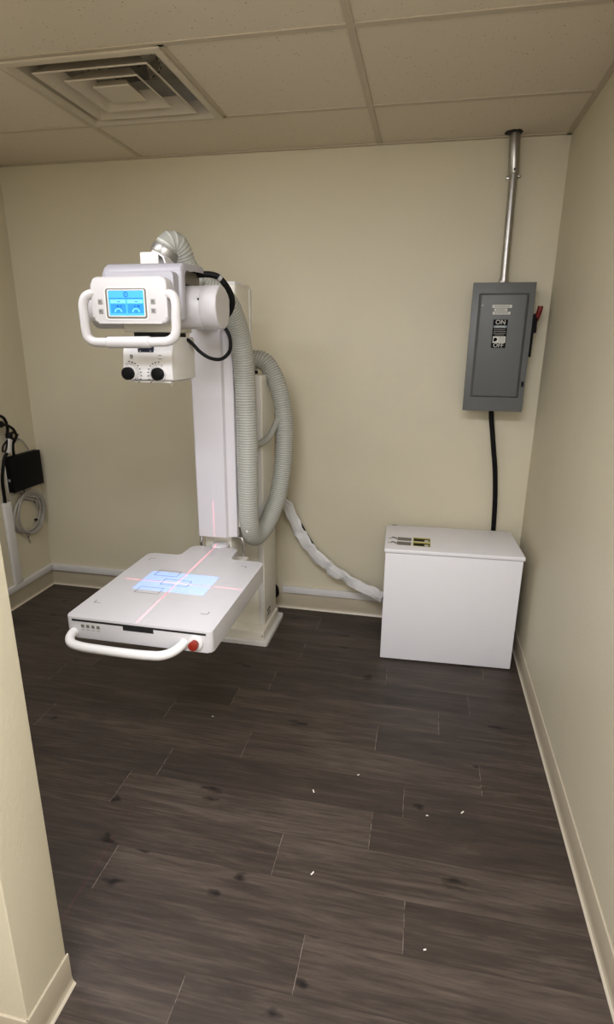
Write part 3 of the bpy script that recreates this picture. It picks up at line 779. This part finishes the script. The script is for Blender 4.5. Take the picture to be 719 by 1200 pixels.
# lever on the right side
lev = rbox('lever_plate', M_blackp, sw, -.1045, -.080, -.127, -.070, 1.505, 1.70, .002)
bm = NB(); prism(bm, [(-.128, 1.615), (-.088, 1.615), (-.084, 1.685), (-.120, 1.690)], lambda q: (-.0945, q[0], q[1]), lambda q: (-.068, q[0], q[1]), .003); lv = obj('lever', bm, M_blackp, sw)
bm = NB(); tube(bm, smooth_path([(-.074, -.104, 1.672), (-.068, -.112, 1.695), (-.0635, -.118, 1.715), (-.062, -.120, 1.735)], .005), .0125, 12); obj('red_grip', bm, M_red2, lv)

# conduit
cd = thing('conduit', 'galvanised steel conduit pipe rising from grey switch box into ceiling', 'pipe', (-.232, -.045, 1.836))
cy = -.045
bm = NB(); tube(bm, [(-.229, cy, 1.836), (-.2315, cy, 2.06), (-.2345, cy, 2.31)], .0185, 24); obj('pipe', bm, M_steel, cd)
bm = NB(); tube(bm, [(-.2343, cy, 2.300), (-.2345, cy, 2.306), (-.2445, cy, 2.440), (-.2455, cy, 2.4625), (-.246, cy, H+.06)], lambda i: (.021, .0245, .0245, .0245, .0245)[i], 24); obj('coupling', bm, M_steel, cd)
bm = NB(); cyl(bm, (-.229, cy, 1.836), (-.229, cy, 1.850), .026, n=8); cyl(bm, (-.229, cy, 1.85), (-.2292, cy, 1.866), .0215, n=24); obj('locknut', bm, M_steel, cd)
bm = NB(); box(bm, -.262, -.205, -.012, -.0005, 2.292, 2.305, .002); box(bm, -.215, -.198, -.03, -.004, 2.296, 2.303, .001); obj('pipe_strap', bm, M_steel, cd)
bm = NB(); cyl(bm, (-.2345, cy-.0215, 2.317), (-.2345, cy-.0275, 2.317), .005, n=8); obj('set_screw', bm, M_inkd, cd)
# ragged hole cut in the ceiling around it
bm = NB(); pts = []
for k in range(22):
    a = 2*PI*k/22; r = .038+random.uniform(-.005, .004); pts.append((-.252+r*1.05*math.cos(a), -.060+r*math.sin(a)*.95))
prism(bm, pts, lambda q: (q[0], q[1], H+.0015), lambda q: (q[0], q[1], H+.005))
tag(obj('ceiling_hole', bm, M_dark), 'ragged dark hole cut in ceiling tile around conduit pipe', 'hole')
# feed cable
bm = NB(); tube(bm, smooth_path([(-.226, -.05, 1.250), (-.222, -.05, 1.205), (-.210, -.05, 1.135), (-.196, -.05, 1.05), (-.180, -.048, .96), (-.168, -.040, .87), (-.158, -.032, .77), (-.152, -.024, .68), (-.148, -.020, .60), (-.147, -.018, .52)], .01), .0125, 12)
tag(obj('power_cable', bm, M_black), 'thick black cable dropping from grey switch box behind white cabinet', 'cable')

# ------------------------------------------------------------------ raceways
def raceway_run(name, a, b, label, along):
    bm = NB()
    if along == 'x': box(bm, a, b, -.020, -.0005, .104, .146, .003)
    elif along == 'y': box(bm, XL+.0005, XL+.020, a, b, .104, .146, .003)
    return tag(obj(name, bm, M_race), label, 'cable raceway', 'white cable raceways')
raceway_run('cable_raceway', -1.329, -.722, 'white plastic cable raceway above baseboard, behind the sagging sleeve', 'x')
raceway_run('cable_raceway', XL+.021, -1.66, 'white cable raceway along back wall from left corner to behind the table', 'x')
raceway_run('cable_raceway', -1.3, -.0005, 'white horizontal cable raceway low on the left wall beside the partition', 'y')
bm = NB(); box(bm, XL+.0005, XL+.024, -.362, -.306, .147, .655, .004)
tag(obj('cable_raceway', bm, M_race), 'white vertical cable raceway below the black box on left wall', 'cable raceway', 'white cable raceways')

# ------------------------------------------------------------------ left wall bits
bxx = thing('control_box', 'black rectangular electronics box mounted on left wall near corner', 'electronics box', (XL, -.175, .70))
bm = NB(); box(bm, XL+.012, XL+.052, -.300, -.034, .704, .914, .003); bd = obj('case', bm, M_blackp, bxx)
rbox('wall_plate', M_race, bxx, XL+.0005, XL+.0135, -.295, -.030, .700, .905, .002)
bm = NB(); box(bm, XL+.020, XL+.034, -.3025, -.299, .770, .785, .001); obj('port', bm, M_btn, bxx)
bm = NB(); tube(bm, [(XL+.03, -.235, .912), (XL+.03, -.238, .94)], .008, 10); obj('plug', bm, M_black, bxx)
# coiled data cable hanging
bm = NB(); rnd = random.Random(11); yc, zc = -.172, .540
for k in range(9):
    ry = .142+rnd.uniform(-.030, .010); rz = .122+rnd.uniform(-.022, .010); oy = rnd.uniform(-.016, .016); oz = rnd.uniform(-.014, .014); x = XL+.012+.0065*(k % 4)+rnd.uniform(0, .003)
    pts = [(x+.004*math.sin(3*t), yc+oy+ry*math.cos(t), zc+oz+rz*math.sin(t)) for t in [2*PI*j/40 for j in range(40)]]
    tube(bm, pts, .0052, 8, closed=True)
tube(bm, smooth_path([(XL+.02, yc-.03, zc+.11), (XL+.03, yc+.02, zc+.085), (XL+.035, yc+.06, zc+.065), (XL+.03, yc+.075, zc+.02)], .006), .005, 8)
tube(bm, smooth_path([(XL+.02, yc+.01, zc+.115), (XL+.025, yc+.03, zc+.098), (XL+.03, yc+.07, zc+.085), (XL+.025, yc+.085, zc+.055)], .006), .005, 8)
tube(bm, smooth_path([(XL+.018, yc-.02, zc+.13), (XL+.02, -.24, .695), (XL+.018, -.32, .66)], .01), .0045, 8)
coil = thing('coiled_cable', 'coil of grey data cable hanging on left wall under the black box', 'cable', (XL, yc, zc))
obj('cable_coil', bm, M_coil, coil)
bm = NB(); tube(bm, smooth_path([(XL+.02, yc-.05, zc-.10), (XL+.03, yc-.045, zc-.135), (XL+.02, yc-.03, zc-.15), (XL+.015, yc-.01, zc-.125), (XL+.02, yc-.005, zc-.10)], .005), .003, 8)
tube(bm, [(XL+.02, yc-.03, zc-.15), (XL+.02, yc-.02, zc-.185)], .003, 8); obj('tie_strap', bm, M_lblg, coil)
bm = NB(); box(bm, XL+.03, XL+.045, yc+.028, yc+.046, zc-.055, zc-.043, .002); obj('cable_tie', bm, M_black, coil)
bm = NB(); tube(bm, [(XL+.015, yc-.005, zc+.10), (XL+.015, yc-.003, .698)], .004, 8); obj('hanger', bm, M_lblg, coil)
# cords
XW = XL+.030
def cord(name, pts, r, m, label, cat='cord', group=None):
    bm = NB(); tube(bm, smooth_path(pts, .005), r, 10); return tag(obj(name, bm, m), label, cat, group)
pc = thing('cord_bundle', 'tangled black power cords with plug end at left edge, above the white connector', 'power cord', (XW, -.30, 1.0))
def pcord(name, pts, r): bm = NB(); tube(bm, smooth_path(pts, .005), r, 10); return obj(name, bm, M_black, pc)
pcord('cord', [(XW, -.52, 1.12), (XW, -.40, 1.158), (XW, -.31, 1.153), (XW, -.275, 1.135), (XW, -.258, 1.09), (XW, -.262, 1.055), (XW, -.275, 1.035)], .0085)
pcord('cord', [(XW+.01, -.31, 1.106), (XW+.01, -.285, 1.100), (XW+.01, -.255, 1.088), (XW+.01, -.222, 1.062), (XW+.01, -.208, 1.028), (XW+.01, -.222, 1.005), (XW+.008, -.240, .985), (XW+.004, -.240, .96), (XW, -.238, .942)], .0075)
pcord('cord', [(XW+.018, -.262, 1.045), (XW+.018, -.235, 1.050), (XW+.018, -.215, 1.03), (XW+.018, -.235, 1.012), (XW+.018, -.265, 1.02), (XW+.018, -.285, 1.035), (XW+.018, -.262, 1.045)], .0075)
pcord('cord', [(XW+.018, -.30, 1.01), (XW+.018, -.335, .985), (XW+.018, -.342, .958), (XW+.018, -.325, .955), (XW+.018, -.305, .985), (XW+.018, -.295, 1.02)], .005)
pcord('cord', [(XW+.012, -.305, .94), (XW+.010, -.325, .92), (XW+.006, -.350, .85), (XW, -.358, .79), (XW-.008, -.352, .72), (XW-.014, -.345, .675), (XL+.014, -.345, .657)], .0095)
bm = NB(); cyl(bm, (XW+.01, -.345, 1.112), (XW+.01, -.308, 1.106), .019, n=18, bev=.006); obj('plug', bm, M_black, pc)
bm = NB(); cyl(bm, (XW+.018, -.278, 1.018), (XW+.018, -.268, 1.055), .020, .016, n=16, bev=.005); obj('ferrite_core', bm, M_black, pc)
bm = NB(); box(bm, -.012, .012, -.012, .012, -.045, .045, .003, M=Matrix.Translation((XW+.018, -.289, .985)) @ Matrix.Rotation(-.22, 4, 'X'))
tag(obj('cable_connector', bm, M_race), 'small white rectangular cable connector hanging left of the black box', 'connector')
cord('thin_cable', [(XL+.02, -.235, 1.0), (XL+.02, -.20, 1.008), (XL+.02, -.155, .995), (XL+.02, -.12, .962), (XL+.022, -.10, .925), (XL+.025, -.095, .905)], .004, M_coil, 'thin grey cable arching over the top of the black box', 'cable')
hk = thing('wall_hook', 'small white wall hook with screw above the black box', 'hook', (XL, -.155, 1.0))
rbox('hook', M_race, hk, XL+.0005, XL+.014, -.160, -.142, .982, 1.012, .003)
bm = NB(); cyl(bm, (XL+.001, -.155, 1.022), (XL+.012, -.155, 1.022), .006, n=10); obj('screw', bm, M_ductd, hk)

# ------------------------------------------------------------------ paper flecks on the floor
for x, y, a in ((-.335, -1.41, .9), (-.86, -1.425, 2.0), (-.455, -1.45, .2), (-.71, -1.31, .5), (-1.37, -1.10, .3), (-.46, -1.91, .4), (-.80, -1.75, 1.1)):
    bm = NB(); l = .007 if a > .8 else .004; box(bm, -l, l, -.002, .002, 0, .0008, M=Matrix.Translation((x, y, .0002)) @ Matrix.Rotation(a, 4, 'Z'))
    tag(obj('paper_fleck', bm, M_paper), 'tiny white paper fleck lying on the dark plank floor', 'litter', 'paper flecks on the floor')

# ------------------------------------------------------------------ lights
def area(name, loc, sx, sy, power, col=(1, 1, 1), rot=(0, 0, 0), spread=PI):
    l = bpy.data.lights.new(name, 'AREA'); l.shape = 'RECTANGLE'; l.size = sx; l.size_y = sy; l.energy = power; l.color = col; l.spread = spread
    o = bpy.data.objects.new(name, l); COL.objects.link(o); o.location = loc; o.rotation_euler = rot; return o
area('room_troffer', (-2.20, -1.88, H-.006), 1.15, .46, 16.5, (.955, .985, 1.09))
area('hall_troffer', (-.80, -3.00, H-.006), 1.15, .56, 64, (.955, .985, 1.09))
pl_ = bpy.data.lights.new('fill_light', 'POINT'); pl_.energy = 45; pl_.shadow_soft_size = .35; pl_.color = (.955, .985, 1.09)  # added fill with no fixture, lifts ceiling, walls and front faces
po_ = bpy.data.objects.new('fill_light', pl_); COL.objects.link(po_); po_.location = (-.95, -4.1, 1.75)

def gobo(name, loc, energy, build, angle=1.6):
    l = bpy.data.lights.new(name, 'SPOT'); l.energy = energy; l.spot_size = angle; l.spot_blend = .05; l.shadow_soft_size = 0.001
    l.use_nodes = True; nt = l.node_tree; N = nt.nodes; L = nt.links
    em = N['Emission']
    tc = N.new('ShaderNodeTexCoord'); sx = N.new('ShaderNodeSeparateXYZ'); L.new(tc.outputs['Normal'], sx.inputs[0])
    az = N.new('ShaderNodeMath'); az.operation = 'ABSOLUTE'; L.new(sx.outputs[2], az.inputs[0])
    uv = []
    for k in (0, 1):
        d = N.new('ShaderNodeMath'); d.operation = 'DIVIDE'; L.new(sx.outputs[k], d.inputs[0]); L.new(az.outputs[0], d.inputs[1]); uv.append(d.outputs[0])
    def rng(o, lo, hi):
        c = N.new('ShaderNodeMath'); c.operation = 'COMPARE'; c.inputs[1].default_value = (lo+hi)/2; c.inputs[2].default_value = (hi-lo)/2; L.new(o, c.inputs[0]); return c.outputs[0]
    def op(kind, a, b):
        c = N.new('ShaderNodeMath'); c.operation = kind
        for i, q in enumerate((a, b)):
            if isinstance(q, (int, float)): c.inputs[i].default_value = q
            else: L.new(q, c.inputs[i])
        return c.outputs[0]
    col, = build(N, L, uv, rng, op),
    L.new(col, em.inputs['Color']); em.inputs['Strength'].default_value = 1
    o = bpy.data.objects.new(name, l); COL.objects.link(o); o.location = loc; return o

LZ = cz0-.014; D = LZ-TZ; LX, LY = -1.4655, -1.168
def build_field(N, L, uv, rng, op):
    fx = rng(uv[0], (-1.615-LX)/D, (-1.324-LX)/D); fy_ = rng(uv[1], (-1.253-LY)/D, (-1.073-LY)/D)
    f = op('MULTIPLY', fx, fy_)
    lx = op('MULTIPLY', rng(uv[0], -.0042, .0042), rng(uv[1], -.42, .75)); ly = op('MULTIPLY', rng(uv[1], -.0036, .0036), rng(uv[0], -.285, .345))
    lr = op('MAXIMUM', lx, ly)
    c = N.new('ShaderNodeCombineColor')
    L.new(op('ADD', op('MULTIPLY', f, .02), op('MULTIPLY', lr, 1.35)), c.inputs[0])
    L.new(op('ADD', op('MULTIPLY', f, .32), op('MULTIPLY', lr, .16)), c.inputs[1])
    L.new(op('ADD', op('MULTIPLY', f, 1.0), op('MULTIPLY', lr, .30)), c.inputs[2])
    return c.outputs[0]
gobo('collimator_lamp', (LX, LY, LZ), 33, build_field, 1.5)
def build_line(N, L, uv, rng, op):
    lx = op('MULTIPLY', rng(uv[0], -.0016, .0016), rng(uv[1], -.60, -.05))
    c = N.new('ShaderNodeCombineColor'); L.new(lx, c.inputs[0]); L.new(op('MULTIPLY', lx, .2), c.inputs[1]); L.new(op('MULTIPLY', lx, .25), c.inputs[2]); return c.outputs[0]
gobo('line_laser', (-1.4615, -1.330, 1.520), 40, build_line, 1.5)

w = bpy.data.worlds.new('World'); SC.world = w; w.use_nodes = True
bg = w.node_tree.nodes['Background']; bg.inputs[0].default_value = (1, .98, .97, 1); bg.inputs[1].default_value = .05

# ------------------------------------------------------------------ camera (solved from the room's own lines)
f_px = 659.163; yaw, pitch, roll = .2014, -.2933, .0097
cam = bpy.data.cameras.new('camera'); cam.sensor_fit = 'VERTICAL'; cam.sensor_height = 36; cam.lens = f_px/1200*36
cam.clip_start = .05
co = bpy.data.objects.new('camera', cam); COL.objects.link(co)
fw = Vector((-math.sin(yaw)*math.cos(pitch), math.cos(yaw)*math.cos(pitch), math.sin(pitch)))
rt = Vector((math.cos(yaw), math.sin(yaw), 0)); up = rt.cross(fw)
r2 = rt*math.cos(roll)+up*math.sin(roll); u2 = -rt*math.sin(roll)+up*math.cos(roll)
mw = Matrix((r2, u2, -fw)).transposed().to_4x4(); mw.translation = Vector((-.5597, -3.0635, 1.5637))
co.matrix_world = mw
SC.camera = co
SC.view_settings.view_transform = 'Standard'
SC.view_settings.look = 'None'
SC.view_settings.exposure = 0
SC.cycles.use_denoising = True
SC.cycles.max_bounces = 8
